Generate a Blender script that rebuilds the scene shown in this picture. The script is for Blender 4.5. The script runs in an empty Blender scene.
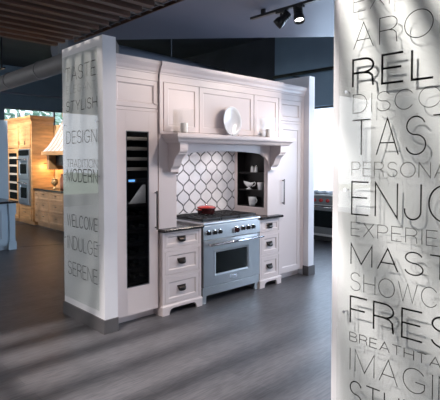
import bpy, bmesh, math, random
from mathutils import Vector, Matrix
random.seed(7)
S = bpy.context.scene
C = S.collection
PI = math.pi

# ------------------------------------------------------------------ materials
def mat(name, col, rough=0.5, metal=0.0, spec=0.5, noise=None, coat=0.0):
    m = bpy.data.materials.new(name); m.use_nodes = True
    nt = m.node_tree; b = nt.nodes['Principled BSDF']
    b.inputs['Base Color'].default_value = (*col, 1)
    b.inputs['Roughness'].default_value = rough
    b.inputs['Metallic'].default_value = metal
    b.inputs['Specular IOR Level'].default_value = spec
    b.inputs['Coat Weight'].default_value = coat
    if noise:
        scale, amt, stretch = noise
        tc = nt.nodes.new('ShaderNodeTexCoord'); mp = nt.nodes.new('ShaderNodeMapping')
        mp.inputs['Scale'].default_value = stretch
        nz = nt.nodes.new('ShaderNodeTexNoise'); nz.inputs['Scale'].default_value = scale
        nz.inputs['Detail'].default_value = 6
        cr = nt.nodes.new('ShaderNodeValToRGB')
        lo = [max(0, c*(1-amt)) for c in col]; hi = [min(1, c*(1+amt)) for c in col]
        cr.color_ramp.elements[0].color = (*lo, 1); cr.color_ramp.elements[0].position = .3
        cr.color_ramp.elements[1].color = (*hi, 1); cr.color_ramp.elements[1].position = .7
        nt.links.new(tc.outputs['Object'], mp.inputs['Vector'])
        nt.links.new(mp.outputs['Vector'], nz.inputs['Vector'])
        nt.links.new(nz.outputs['Fac'], cr.inputs['Fac'])
        nt.links.new(cr.outputs['Color'], b.inputs['Base Color'])
    return m

def glass_mat(name, tint=(1, 1, 1), ior=1.45, rough=0.0):
    m = bpy.data.materials.new(name); m.use_nodes = True
    nt = m.node_tree; nt.nodes.clear()
    out = nt.nodes.new('ShaderNodeOutputMaterial'); mx = nt.nodes.new('ShaderNodeMixShader')
    t = nt.nodes.new('ShaderNodeBsdfTransparent'); g = nt.nodes.new('ShaderNodeBsdfGlossy')
    lw = nt.nodes.new('ShaderNodeLayerWeight'); lw.inputs['Blend'].default_value = .5
    pw = nt.nodes.new('ShaderNodeMath'); pw.operation = 'POWER'; pw.inputs[1].default_value = 5
    fr = nt.nodes.new('ShaderNodeMath'); fr.operation = 'MULTIPLY_ADD'
    r0 = ((ior-1)/(ior+1))**2; fr.inputs[1].default_value = 1-r0; fr.inputs[2].default_value = r0
    nt.links.new(lw.outputs['Facing'], pw.inputs[0]); nt.links.new(pw.outputs[0], fr.inputs[0])
    t.inputs['Color'].default_value = (*tint, 1); g.inputs['Roughness'].default_value = rough
    nt.links.new(fr.outputs[0], mx.inputs[0]); nt.links.new(t.outputs[0], mx.inputs[1])
    nt.links.new(g.outputs[0], mx.inputs[2]); nt.links.new(mx.outputs[0], out.inputs[0])
    return m

def emit_mat(name, col, s):
    m = mat(name, col, .4); b = m.node_tree.nodes['Principled BSDF']
    b.inputs['Emission Color'].default_value = (*col, 1); b.inputs['Emission Strength'].default_value = s
    return m

CAB = mat('cabinet paint', (.745, .650, .632), .38, noise=(3, .012, (1, 1, 1)))
MANT = CAB
WALLP = mat('wall paint', (.84, .82, .84), .6, noise=(5, .015, (1, 1, 1)))
BASEB = mat('grey baseboard', (.105, .098, .1), .5, noise=(9, .08, (1, 1, 1)))
STONE = mat('dark counter stone', (.022, .018, .018), .22, noise=(60, .4, (1, 1, 1)))
STEEL = mat('brushed steel', (.58, .585, .59), .33, 1.0, noise=(30, .08, (1, 1, 30)))
DSTEEL = mat('dark steel', (.20, .21, .22), .3, 1.0)
CHROME = mat('chrome', (.8, .8, .82), .12, 1.0)
IRON = mat('cast iron', (.018, .018, .02), .5, noise=(40, .2, (1, 1, 1)))
BLACK = mat('black enamel', (.012, .012, .013), .3)
NICHE = mat('black niche paint', (.006, .005, .005), .4)
OVENGL = mat('oven glass', (.006, .008, .008), .08, 0, .25)
BRONZE = mat('oil rubbed bronze', (.075, .062, .056), .28, .9)
RED = mat('red enamel', (.42, .030, .024), .18, coat=.6)
DRED = mat('dark red enamel', (.045, .006, .007), .25, coat=.3)
WHITE = mat('white ceramic', (.83, .84, .85), .2)
TILE = mat('white glazed tile', (.78, .77, .80), .15, noise=(14, .05, (1, 1, 1)))
GROUT = mat('dark grey grout', (.085, .085, .10), .6)
INK = mat('black lettering', (.02, .02, .022), .5)
GREYINK = mat('grey lettering', (.11, .11, .112), .5)
LIGHTINK = mat('light grey lettering', (.26, .255, .25), .5)
GLASS = glass_mat('panel glass', (.97, .985, .975), 1.65)
PANE = glass_mat('window glass', (.96, .98, .98))
DARKGL = glass_mat('wine door glass', (.62, .62, .63), 1.33)
SLATW = mat('dark stained slat wood', (.080, .037, .023), .5, noise=(4, .35, (.6, 6, 6)))
HONEY = mat('honey wood', (.58, .33, .15), .38, noise=(3, .25, (1, 1, 6)))
HONEYH = mat('honey wood across', (.58, .36, .20), .38, noise=(3, .25, (6, 1, 1)))
HOODW = mat('bleached hood wood', (.86, .79, .78), .3, noise=(5, .2, (3, 12, 1)))
NAVY = mat('navy wall paint', (.17, .245, .32), .55, noise=(2, .08, (1, 1, 1)))
DCEIL = mat('dark ceiling paint', (.055, .063, .078), .8, noise=(1.2, .2, (1, 1, 1)))
SOFFIT = mat('grey soffit paint', (.17, .19, .255), .5, noise=(1, .05, (1, 1, 1)))
DUCT = mat('grey duct paint', (.21, .20, .20), .5, noise=(2, .1, (1, 1, 1)))
BLUEW = mat('pale blue painted wood', (.50, .60, .68), .45, noise=(4, .03, (1, 1, 1)))
OVENB = mat('blue steel oven', (.42, .50, .58), .28, .8)
BROWNF = mat('dark brown floor patch', (.085, .072, .068), .35, noise=(3, .3, (10, 1, 1)))
GOLD = mat('antique gold', (.62, .42, .20), .35, .4)
COPPER = mat('reddish jar glaze', (.30, .12, .07), .3)
LEAF = mat('tree leaves', (.50, .80, .62), .6, noise=(3, .5, (1, 1, 1)))
BARK = mat('bark', (.10, .07, .05), .8)
GRASS = mat('grass ground', (.25, .33, .18), .9, noise=(1, .3, (1, 1, 1)))
GBOT = mat('dark green bottle glass', (.015, .028, .016), .12)
FOIL = mat('bottle foil', (.25, .22, .16), .3, .6)
BEECH = mat('pale shelf front wood', (.62, .58, .52), .4)
WAX = mat('white candle wax', (.86, .83, .80), .5)
LENS = emit_mat('lit lamp lens', (1, .97, .92), 14)
BLUELED = emit_mat('blue display', (.15, .45, 1.0), 2.0)

def floor_mat():
    m = mat('grey plank floor', (.14, .14, .15), .43, 0, .45)
    nt = m.node_tree; b = nt.nodes['Principled BSDF']
    tc = nt.nodes.new('ShaderNodeTexCoord')
    mp = nt.nodes.new('ShaderNodeMapping'); mp.inputs['Scale'].default_value = (3, 26, 1)
    n1 = nt.nodes.new('ShaderNodeTexNoise'); n1.inputs['Scale'].default_value = 3.0; n1.inputs['Detail'].default_value = 8
    mp2 = nt.nodes.new('ShaderNodeMapping'); mp2.inputs['Rotation'].default_value = (0, 0, 0)
    br = nt.nodes.new('ShaderNodeTexBrick')
    br.inputs['Scale'].default_value = 1.0; br.inputs['Brick Width'].default_value = 1.2
    br.inputs['Row Height'].default_value = .16; br.inputs['Mortar Size'].default_value = .002
    br.inputs['Color1'].default_value = (.88, .88, .88, 1); br.inputs['Color2'].default_value = (1.1, 1.1, 1.1, 1)
    br.inputs['Mortar'].default_value = (.7, .7, .7, 1)
    cr = nt.nodes.new('ShaderNodeValToRGB')
    cr.color_ramp.elements[0].position = .3; cr.color_ramp.elements[0].color = (.060, .058, .063, 1)
    cr.color_ramp.elements[1].position = .72; cr.color_ramp.elements[1].color = (.125, .121, .130, 1)
    mx = nt.nodes.new('ShaderNodeMix'); mx.data_type = 'RGBA'; mx.blend_type = 'MULTIPLY'; mx.inputs[0].default_value = 1
    L = nt.links.new
    L(tc.outputs['Object'], mp.inputs['Vector']); L(mp.outputs[0], n1.inputs['Vector'])
    L(tc.outputs['Object'], mp2.inputs['Vector']); L(mp2.outputs[0], br.inputs['Vector'])
    L(n1.outputs['Fac'], cr.inputs['Fac']); L(cr.outputs['Color'], mx.inputs[6]); L(br.outputs['Color'], mx.inputs[7])
    L(mx.outputs[2], b.inputs['Base Color'])
    return m
FLOOR = floor_mat()

# ------------------------------------------------------------------ mesh helpers (world coordinates)
def B(): return bmesh.new()

def box(bm, x0, x1, y0, y1, z0, z1, bev=0.0, mi=0, M=None):
    vs = [bm.verts.new(p) for p in ((x0,y0,z0),(x1,y0,z0),(x1,y1,z0),(x0,y1,z0),(x0,y0,z1),(x1,y0,z1),(x1,y1,z1),(x0,y1,z1))]
    fs = [bm.faces.new([vs[i] for i in f]) for f in ((0,3,2,1),(4,5,6,7),(0,1,5,4),(1,2,6,5),(2,3,7,6),(3,0,4,7))]
    for f in fs: f.material_index = mi
    if bev:
        es = list({e for f in fs for e in f.edges})
        r = bmesh.ops.bevel(bm, geom=es, offset=bev, segments=2, affect='EDGES', profile=.6)
        vs = list({v for f in r['faces'] for v in f.verts})
    if M is not None:
        bmesh.ops.transform(bm, matrix=M, verts=vs)
    return vs

def prism(bm, pts, h0, h1, axis='z', mi=0):
    """pts: 2-D polygon; axis z -> (x,y), x -> (y,z), y -> (x,z)"""
    def P(p, h):
        return {'z': (p[0], p[1], h), 'x': (h, p[0], p[1]), 'y': (p[0], h, p[1])}[axis]
    a = [bm.verts.new(P(p, h0)) for p in pts]; b = [bm.verts.new(P(p, h1)) for p in pts]
    n = len(pts)
    fs = [bm.faces.new(a), bm.faces.new(b[::-1])]
    for i in range(n):
        fs.append(bm.faces.new((a[i], b[i], b[(i+1) % n], a[(i+1) % n])))
    for f in fs: f.material_index = mi
    return a + b

def molding(bm, x0, x1, y0, y1, prof, mi=0, le=1, ri=1):
    """stacked rectangular rings, mitred on front, left and right; prof = [(out, z)]"""
    rings = []
    for o, z in prof:
        rings.append([bm.verts.new(p) for p in ((x0-o*le, y0-o, z), (x1+o*ri, y0-o, z), (x1+o*ri, y1, z), (x0-o*le, y1, z))])
    for r, s in zip(rings, rings[1:]):
        for i in range(4):
            bm.faces.new((r[i], r[(i+1) % 4], s[(i+1) % 4], s[i])).material_index = mi
    bm.faces.new(rings[0][::-1]).material_index = mi; bm.faces.new(rings[-1]).material_index = mi

def lathe(bm, prof, c, seg=28, sx=1, sy=1, mi=0, M=None):
    rings = []; allv = []
    for r, z in prof:
        if r < 1e-6:
            v = bm.verts.new((c[0], c[1], c[2]+z)); rings.append([v]); allv.append(v)
        else:
            rg = [bm.verts.new((c[0]+r*sx*math.cos(2*PI*i/seg), c[1]+r*sy*math.sin(2*PI*i/seg), c[2]+z)) for i in range(seg)]
            rings.append(rg); allv += rg
    for a, b in zip(rings, rings[1:]):
        for i in range(seg):
            j = (i+1) % seg
            if len(a) == 1 and len(b) == 1: continue
            if len(a) == 1: f = bm.faces.new((a[0], b[j], b[i]))
            elif len(b) == 1: f = bm.faces.new((a[i], a[j], b[0]))
            else: f = bm.faces.new((a[i], a[j], b[j], b[i]))
            f.material_index = mi; f.smooth = True
    if M is not None: bmesh.ops.transform(bm, matrix=M, verts=allv)
    return allv

def tube(bm, pts, r, seg=10, mi=0, cap=True):
    pts = [Vector(p) for p in pts]; rings = []
    rs = r if isinstance(r, (list, tuple)) else [r]*len(pts)
    up0 = None
    for i, p in enumerate(pts):
        d = (pts[min(i+1, len(pts)-1)] - pts[max(i-1, 0)]).normalized()
        if up0 is None:
            up0 = Vector((0, 0, 1)) if abs(d.z) < .9 else Vector((1, 0, 0))
        x = d.cross(up0).normalized(); y = x.cross(d).normalized(); up0 = y
        rings.append([bm.verts.new(p + rs[i]*(x*math.cos(2*PI*k/seg) + y*math.sin(2*PI*k/seg))) for k in range(seg)])
    for a, b in zip(rings, rings[1:]):
        for k in range(seg):
            f = bm.faces.new((a[k], a[(k+1) % seg], b[(k+1) % seg], b[k])); f.smooth = True; f.material_index = mi
    if cap:
        bm.faces.new(rings[0][::-1]).material_index = mi; bm.faces.new(rings[-1]).material_index = mi

def panel_door(bm, u0, u1, z0, z1, face, th=.022, stile=.06, recess=.013, bevel=.013, facing='y', hole=False, mi=0):
    """recessed-panel door. facing 'y': front looks to -y at y=face; facing 'x': front looks to -x at x=face, u runs along y"""
    def P(u, d, z):
        return (u, face+d, z) if facing == 'y' else (face+d, u, z)
    def ring(ins, d):
        return [bm.verts.new(P(u, d, z)) for u, z in ((u0+ins, z0+ins), (u1-ins, z0+ins), (u1-ins, z1-ins), (u0+ins, z1-ins))]
    rs = [ring(0, th), ring(0, .002), ring(.002, 0), ring(stile, 0), ring(stile+bevel, recess)]
    if hole: rs += [ring(stile+bevel, th)]
    for a, b in zip(rs, rs[1:]):
        for i in range(4):
            bm.faces.new((a[i], a[(i+1) % 4], b[(i+1) % 4], b[i])).material_index = mi
    if hole:
        a, b = rs[-1], rs[0]
        for i in range(4): bm.faces.new((a[i], a[(i+1) % 4], b[(i+1) % 4], b[i])).material_index = mi
    else:
        bm.faces.new(rs[-1]).material_index = mi; bm.faces.new(rs[0][::-1]).material_index = mi

WL = {}
def put(name, bm, m, parent=None, smooth=False):
    bmesh.ops.recalc_face_normals(bm, faces=bm.faces)
    off = WL.get(parent.name, Vector((0, 0, 0))) if parent else None
    if parent is None:
        xs = [v.co for v in bm.verts]
        lo = Vector([min(v[i] for v in xs) for i in range(3)]); hi = Vector([max(v[i] for v in xs) for i in range(3)])
        off = Vector(((lo.x+hi.x)/2, (lo.y+hi.y)/2, lo.z))
    bmesh.ops.translate(bm, vec=-off, verts=bm.verts)
    me = bpy.data.meshes.new(name); bm.to_mesh(me); bm.free()
    for mm in (m if isinstance(m, (list, tuple)) else [m]): me.materials.append(mm)
    if smooth:
        for p in me.polygons: p.use_smooth = True
    o = bpy.data.objects.new(name, me); C.objects.link(o)
    if parent: o.parent = parent
    else: o.location = off
    WL[o.name] = off
    return o

def tag(o, label, cat, group=None):
    o['label'] = label; o['category'] = cat
    if group: o['group'] = group
    return o

def thing(name, loc, label, cat, group=None):
    o = bpy.data.objects.new(name, None); o.empty_display_size = .1; C.objects.link(o)
    o.location = loc; WL[o.name] = Vector(loc)
    return tag(o, label, cat, group)

def struct(name, bm, m, parent=None):
    o = put(name, bm, m, parent)
    if not parent: o['kind'] = 'structure'
    return o

def dup(root, delta, label=None):
    """copy of a thing with copies of its parts and sub-parts"""
    r = root.copy(); C.objects.link(r); r.location = Vector(root.location) + Vector(delta); WL[r.name] = Vector(r.location)
    if label: r['label'] = label
    for ch in list(root.children):
        c = ch.copy(); C.objects.link(c); c.parent = r
        for g in list(ch.children):
            d = g.copy(); C.objects.link(d); d.parent = c
    return r

def boxobj(name, m, parent, *a, **k):
    bm = B(); box(bm, *a, **k); return put(name, bm, m, parent)

# ------------------------------------------------------------------ setting: floor, ceilings, walls
bm = B(); box(bm, -5, 8.4, -6, 15.2, -.1, 0); box(bm, 8.4, 8.7, 6.9, 15.2, -.1, 0)
struct('floor', bm, FLOOR)
bm = B(); prism(bm, [(3.05, 8.75), (4.42, 8.2), (4.42, 11.5), (3.05, 11.9)], 0, .004)  # thin dark brown patch laid over the grey floor
struct('floor_patch', bm, BROWNF)
bm = B(); box(bm, -5.2, 8.8, -6, 15.2, 4.5, 4.6)
struct('ceiling', bm, DCEIL)
bm = B(); prism(bm, [(2.42, -5), (8.2, -5), (8.2, -.75), (2.42, 5.36)], 3.0, 4.5)
struct('ceiling_soffit', bm, SOFFIT)

def wall_with_holes(name, m, axis, t0, t1, u0, u1, z0, z1, holes):
    """wall slab; axis 'x': thickness t0..t1 along x, u along y. holes: (u0,u1,z0,z1)"""
    bm = B()
    def bx(a, b, c, d):
        if b - a < 1e-4 or d - c < 1e-4: return
        if axis == 'x': box(bm, t0, t1, a, b, c, d)
        else: box(bm, a, b, t0, t1, c, d)
    cur = u0
    for h in sorted(holes):
        bx(cur, h[0], z0, z1); bx(h[0], h[1], z0, h[2]); bx(h[0], h[1], h[3], z1); cur = h[1]
    bx(cur, u1, z0, z1)
    return struct(name, bm, m)

wall_with_holes('wall_back', NAVY, 'y', 15.0, 15.2, -5, 8.7, 0, 4.5, [(-4.2, 2.6, .35, 3.22), (5.12, 8.4, 1.2, 3.22)])
wall_with_holes('wall_side', NAVY, 'x', 8.3, 8.5, -6, 6.9, 0, 4.5, [(-.9, 6.3, .85, 2.72)])
bm = B(); box(bm, 8.6, 8.8, 6.9, 15.2, 0, 4.5); box(bm, 8.5, 8.6, 6.86, 6.9, 0, 4.5)
struct('wall_recess', bm, DCEIL)
wall_with_holes('wall_far', NAVY, 'x', -5.2, -5.0, -6, 15.2, 0, 4.5, [(5, 11.5, .35, 3.22)])

def window(name, axis, t, u0, u1, z0, z1, nm, fw=.05):
    bm = B()
    def bx(a, b, c, d, e=.04):
        if axis == 'x': box(bm, t-e, t+e, a, b, c, d)
        else: box(bm, a, b, t-e, t+e, c, d)
    bx(u0, u1, z0, z0+fw); bx(u0, u1, z1-fw, z1)
    for i in range(nm+1):
        u = u0 + (u1-u0-fw)*i/nm; bx(u, u+fw, z0+fw, z1-fw)
    f = struct(name, bm, DSTEEL)
    bm = B(); e = .004
    if axis == 'x': box(bm, t-e, t+e, u0+.02, u1-.02, z0+.02, z1-.02)
    else: box(bm, u0+.02, u1-.02, t-e, t+e, z0+.02, z1-.02)
    put('window_pane', bm, PANE, f)
wall_with_holes('wall_front', NAVY, 'y', -6.2, -6.0, -5.2, 8.5, 0, 4.5, [(-3, 6.5, .4, 2.7)])
window('window_5', 'y', -6.1, -3, 6.5, .4, 2.7, 5)
window('window_1', 'y', 15.1, -4.2, 2.6, .35, 3.22, 4)
window('window_2', 'y', 15.1, 5.12, 8.4, 1.2, 3.22, 2)
window('window_3', 'x', 8.4, -.9, 6.3, .85, 2.72, 3)
window('added_window', 'x', -5.1, 5, 11.5, .35, 3.22, 4)  # unseen window, added so fill light enters from the left

# pipe along the side wall and a few ceiling ducts / beams
bm = B(); tube(bm, [(7.9, -3, 3.38), (7.9, 6.6, 3.38)], .035, 10)
for y in (0, 3, 6.2): tube(bm, [(7.9, y, 3.38), (8.32, y, 3.38)], .015, 8)
tag(put('ceiling_pipe', bm, BLACK), 'thin black pipe running high along the navy side wall', 'pipe')

bm = B(); tube(bm, [(3.0, 5.1, 2.97), (3.0, 14.5, 2.97)], .13, 24)
for k in range(7): tube(bm, [(3.0, 5.8+1.3*k, 2.97), (3.0, 5.83+1.3*k, 2.97)], .142, 24)
for k in (6.5, 9.5, 12.5): tube(bm, [(3.0, k, 3.08), (3.0, k, 4.505)], .012, 6)
tag(put('air_duct', bm, DUCT), 'round grey air duct running back under the dark ceiling at far left', 'duct')
bm = B(); tube(bm, [(3.4, 14.2, 3.55), (9.0, 14.2, 3.55)], .03, 8)
for xx in (4, 8): tube(bm, [(xx, 14.2, 3.55), (xx, 14.2, 4.505)], .01, 6)
tag(put('ceiling_pipe', bm, SOFFIT), 'thin grey pipe high on the navy wall at far left', 'pipe')
bm = B(); box(bm, 1.6, 2.75, 8.6, 9.8, 3.3, 4.1, .03); [tube(bm, [(xx, yy, 4.09), (xx, yy, 4.505)], .012, 6) for xx in (1.8, 2.5) for yy in (8.9, 9.5)]
tag(put('air_handler', bm, mat('dark duct', (.04, .043, .05), .6)), 'dark boxy air unit under the ceiling at far left', 'duct')
bm = B(); tube(bm, [(3.6, 7.8, 3.55), (8.2, 8.5, 3.6)], .26, 20)
for k in (.2, .6):
    p = Vector((3.6, 7.8, 3.55)).lerp(Vector((8.2, 8.5, 3.6)), k); tube(bm, [p, (p.x, p.y, 4.52)], .012, 6)
tag(put('air_duct', bm, mat('charcoal duct', (.16, .175, .21), .5)), 'charcoal air duct in the dark gap above the white cabinets', 'duct')

# ------------------------------------------------------------------ partition walls with grey baseboards
def partition(side, x0, x1, y0, y1, h):
    boxb = B(); box(boxb, x0, x1, y0, y1, 0, h); struct('wall_'+side, boxb, WALLP)
    b2 = B(); e = .014
    box(b2, x0-e, x0, y0-e, y1+e, 0, .13, .002); box(b2, x0, x1, y0-e, y0, 0, .13, .002)
    box(b2, x0, x1, y1, y1+e, 0, .13, .002); box(b2, x1, x1+e, y0-e, y0 if side == 'left' else y1+e, 0, .13, .002) if side != 'left' else None
    struct('baseboard_'+side, b2, BASEB)
partition('left', 2.152, 2.288, 3.785, 4.60, 2.72)
partition('right', 2.152, 2.335, .50, 1.386, 2.72)
bm = B(); box(bm, 5.285, 5.41, 3.785, 4.60, 0, 2.735); struct('wall_end', bm, WALLP)
bm = B(); box(bm, 5.271, 5.424, 3.771, 3.785, 0, .13, .002); box(bm, 5.41, 5.424, 3.785, 4.614, 0, .13, .002); box(bm, 5.271, 5.285, 3.785, 3.868, 0, .13, .002)
struct('baseboard_end', bm, BASEB)
bm = B(); box(bm, 2.288, 5.285, 4.47, 4.60, 0, 2.55); struct('wall_inner', bm, WALLP)

# ------------------------------------------------------------------ thin capital lettering made of strokes
def arc(cx, cy, rx, ry, a0, a1, n=18):
    return [(cx+rx*math.cos(math.radians(a0+(a1-a0)*i/n)), cy+ry*math.sin(math.radians(a0+(a1-a0)*i/n))) for i in range(n+1)]
def Sshape():
    return arc(.30, .745, .26, .255, 20, 180, 12) + arc(.30, .745, .26, .225, 180, 262, 6)[1:] + arc(.30, .265, .28, .255, 82, 0, 8) + arc(.30, .265, .28, .265, 0, -165, 12)[1:]
G = {
 'A': (.68, [[(0, 0), (.34, 1), (.68, 0)], [(.11, .33), (.57, .33)]]),
 'B': (.56, [[(0, 0), (0, 1), (.3, 1)] + arc(.30, .76, .22, .24, 90, -90, 12) + [(0, .52)], [(.3, .52)] + arc(.32, .26, .24, .26, 90, -90, 12) + [(0, 0)]]),
 'C': (.74, [arc(.38, .5, .38, .5, 35, 325, 28)]),
 'D': (.64, [[(0, 0), (0, 1), (.24, 1)] + arc(.24, .5, .40, .5, 90, -90, 18) + [(0, 0)]]),
 'E': (.52, [[(.52, 0), (0, 0), (0, 1), (.51, 1)], [(0, .52), (.47, .52)]]),
 'F': (.50, [[(0, 0), (0, 1), (.50, 1)], [(0, .52), (.44, .52)]]),
 'G': (.78, [arc(.39, .5, .39, .5, 38, 330, 28) + [(.73, .46), (.42, .46)]]),
 'H': (.62, [[(0, 0), (0, 1)], [(.62, 0), (.62, 1)], [(0, .52), (.62, .52)]]),
 'I': (.02, [[(.01, 0), (.01, 1)]]),
 'J': (.42, [[(.42, 1), (.42, .24)] + arc(.21, .24, .21, .24, 0, -180, 12) + [(0, .3)]]),
 'K': (.58, [[(0, 0), (0, 1)], [(.55, 1), (0, .38)], [(.2, .58), (.58, 0)]]),
 'L': (.48, [[(0, 1), (0, 0), (.48, 0)]]),
 'M': (.76, [[(0, 0), (0, 1), (.38, .06), (.76, 1), (.76, 0)]]),
 'N': (.62, [[(0, 0), (0, 1), (.62, 0), (.62, 1)]]),
 'O': (.82, [arc(.41, .5, .41, .5, 90, 450, 32)]),
 'P': (.54, [[(0, 0), (0, 1), (.3, 1)] + arc(.29, .73, .25, .27, 90, -90, 12) + [(0, .46)]]),
 'R': (.58, [[(0, 0), (0, 1), (.3, 1)] + arc(.30, .75, .25, .25, 90, -90, 12) + [(0, .50)], [(.3, .50), (.44, .46), (.52, .36), (.55, 0)]]),
 'S': (.58, [Sshape()]),
 'T': (.60, [[(.30, 0), (.30, 1)], [(0, 1), (.60, 1)]]),
 'U': (.60, [[(0, 1), (0, .30)] + arc(.30, .30, .30, .30, 180, 360, 14) + [(.60, 1)]]),
 'V': (.64, [[(0, 1), (.32, 0), (.64, 1)]]),
 'W': (.92, [[(0, 1), (.23, 0), (.46, .96), (.69, 0), (.92, 1)]]),
 'X': (.60, [[(0, 0), (.58, 1)], [(.6, 0), (.02, 1)]]),
 'Z': (.58, [[(0, 1), (.58, 1), (0, 0), (.58, 0)]]),
 'Y': (.62, [[(0, 1), (.31, .45), (.62, 1)], [(.31, .45), (.31, 0)]]),
}
GAP = .20
def word_len(w): return sum(G[c][0] for c in w) + GAP*(len(w)-1)
def word_mesh(word, y_left, scale_u, z0, h, t, x):
    """ribbon strokes on the plane x=const, reading towards -y"""
    bm = B(); u = 0
    for c in word:
        w, strokes = G[c]
        for st in strokes:
            pts = [Vector(((u+p[0])*scale_u, p[1]*h)) for p in st]
            q = [pts[0]]
            for p in pts[1:]:
                if (p-q[-1]).length > 1e-4: q.append(p)
            closed = (q[0]-q[-1]).length < 1e-4 and len(q) > 4
            if closed: q = q[:-1]
            n = len(q); L = []; R = []
            for i, p in enumerate(q):
                a = q[(i-1) % n] if (closed or i > 0) else None
                b = q[(i+1) % n] if (closed or i < n-1) else None
                d1 = (p-a).normalized() if a is not None else None
                d2 = (b-p).normalized() if b is not None else None
                if d1 is None: d = d2; k = 1; p = p - d2*0
                elif d2 is None: d = d1; k = 1
                else:
                    d = (d1+d2)
                    d = d.normalized() if d.length > .2 else d1
                    k = 1/max(.35, abs(d.dot(d1)))
                nn = Vector((-d.y, d.x))*t*.5*k
                L.append(p+nn); R.append(p-nn)
            def V(p, dx): return bm.verts.new((x+dx, y_left-p.x, z0+p.y))
            lf = [V(p, -.0005) for p in L]; rf = [V(p, -.0005) for p in R]
            m = n if closed else n-1
            for i in range(m):
                j = (i+1) % n
                bm.faces.new((lf[i], rf[i], rf[j], lf[j]))
            ext = bmesh.ops.solidify
        u += w + GAP
    bmesh.ops.solidify(bm, geom=bm.faces[:], thickness=.001)
    return bm

def standoffs(parent, pts, x0, x1):
    for (y, z) in pts:
        bm = B(); tube(bm, [(x1, y, z), (x0, y, z)], .005, 12); tube(bm, [(x0, y, z), (x0-.003, y, z)], .008, 14)
        put('standoff', bm, CHROME, parent)

GX = 2.121                                                         # glass plane of both word panels
def glass_panel(label, y0, y1, z0, z1, words, offs):
    t = thing('glass_panel', (GX, (y0+y1)/2, z0), label, 'sign', 'glass word panels on the white end walls')
    boxobj('pane', GLASS, t, GX, GX+.006, y0, y1, z0, z1, bev=.001)
    for (w, yl, su, zb, h, th, m) in words:
        o = put('lettering', word_mesh(w, yl, su, zb, h, th, GX-.0006), m, t)
        o['label'] = 'the word %s in thin capitals' % w
    standoffs(t, offs, GX, 2.1519)

W_RIGHT = []
def wr(word, first_y, k, kth_y, z_top, z_bot, th, m):
    """first letter's left edge at y=first_y, k-th letter's left edge at y=kth_y"""
    adv = sum(G[c][0] for c in word[:k]) + GAP*k
    W_RIGHT.append((word, first_y, (first_y-kth_y)/adv, z_bot, z_top-z_bot, th, m))

# first letter, spacing letter (y along the wall), top, bottom (metres), stroke
wr('EXPLORE', 1.252, 2, 1.065, 2.430, 2.335, 0.0034, GREYINK)
wr('AROMA', 1.251, 2, 0.989, 2.277, 2.152, 0.0042, INK)
wr('RELAX', 1.253, 2, 0.952, 2.099, 1.964, 0.0105, INK)
wr('DISCOVER', 1.251, 4, 0.918, 1.925, 1.833, 0.0032, GREYINK)
wr('TASTE', 1.252, 2, 0.979, 1.797, 1.623, 0.0060, INK)
wr('PERSONALIZE', 1.254, 6, 0.844, 1.587, 1.518, 0.0030, LIGHTINK)
wr('ENJOY', 1.253, 3, 0.866, 1.487, 1.323, 0.0070, INK)
wr('EXPERIENCE', 1.255, 6, 0.875, 1.282, 1.214, 0.0032, GREYINK)
wr('MASTER', 1.254, 3, 0.858, 1.172, 1.067, 0.0062, INK)
wr('SHOWCASE', 1.257, 4, 0.893, 1.025, 0.935, 0.0034, GREYINK)
wr('FRESH', 1.255, 3, 0.850, 0.901, 0.765, 0.0082, INK)
wr('BREATHTAKING', 1.257, 7, 0.852, 0.715, 0.670, 0.0038, GREYINK)
wr('IMAGINE', 1.255, 4, 0.839, 0.632, 0.518, 0.0040, INK)
wr('STUDIO', 1.256, 2, 1.065, 0.466, 0.328, 0.0062, INK)
glass_panel('large clear glass panel of word lettering on the near white wall at right', .56, 1.335, .21, 2.62, W_RIGHT,
            [(1.292, .81), (1.292, 1.445), (1.292, 1.945), (.60, .81), (.60, 1.445), (.60, 1.945)])

W_LEFT = []
def wl(word, yl, yr, z_top, z_bot, th, m):
    W_LEFT.append((word, yl, (yl-yr)/word_len(word), z_bot, z_top-z_bot, th, m))
wl('TASTE',     4.455, 3.855, 2.50, 2.37, .007, INK)
wl('ELEGANT',   4.44, 3.855, 2.32, 2.25, .003, LIGHTINK)
wl('STYLISH',   4.45, 3.835, 2.17, 2.075, .007, INK)
wl('DESIGN',    4.45, 3.850, 1.875, 1.760, .006, INK)
wl('TRADITION', 4.45, 3.840, 1.600, 1.525, .004, GREYINK)
wl('MODERN',    4.45, 3.840, 1.505, 1.385, .0085, INK)
wl('WELCOME',   4.455, 3.845, 1.055, .940, .0075, INK)
wl('INDULGE',   4.45, 3.850, .840, .710, .0065, INK)
wl('SERENE',    4.45, 3.855, .580, .452, .0065, INK)
glass_panel('clear glass panel of word lettering on the far end wall beside the wine cabinet', 3.835, 4.545, .21, 2.62, W_LEFT,
            [(3.86, .81), (3.86, 1.445), (3.86, 1.945), (4.515, .81), (4.515, 1.445), (4.515, 1.945)])

# ------------------------------------------------------------------ tall cabinets
CROWN = [(0, 2.42), (0, 2.455), (.006, 2.46), (.006, 2.47), (.016, 2.485), (.024, 2.51), (.040, 2.535), (.046, 2.55), (.046, 2.58)]
def bar_handle(parent, x, y, z0, z1, m=BRONZE, w=.011):
    bm = B(); box(bm, x-w*.6, x+w*.6, y-.040, y-.040+w, z0, z1, .002)
    for z in (z0+.02, z1-.02): box(bm, x-w*.45, x+w*.45, y-.032, y+.002, z-.006, z+.006)
    return put('handle', bm, m, parent)

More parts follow.
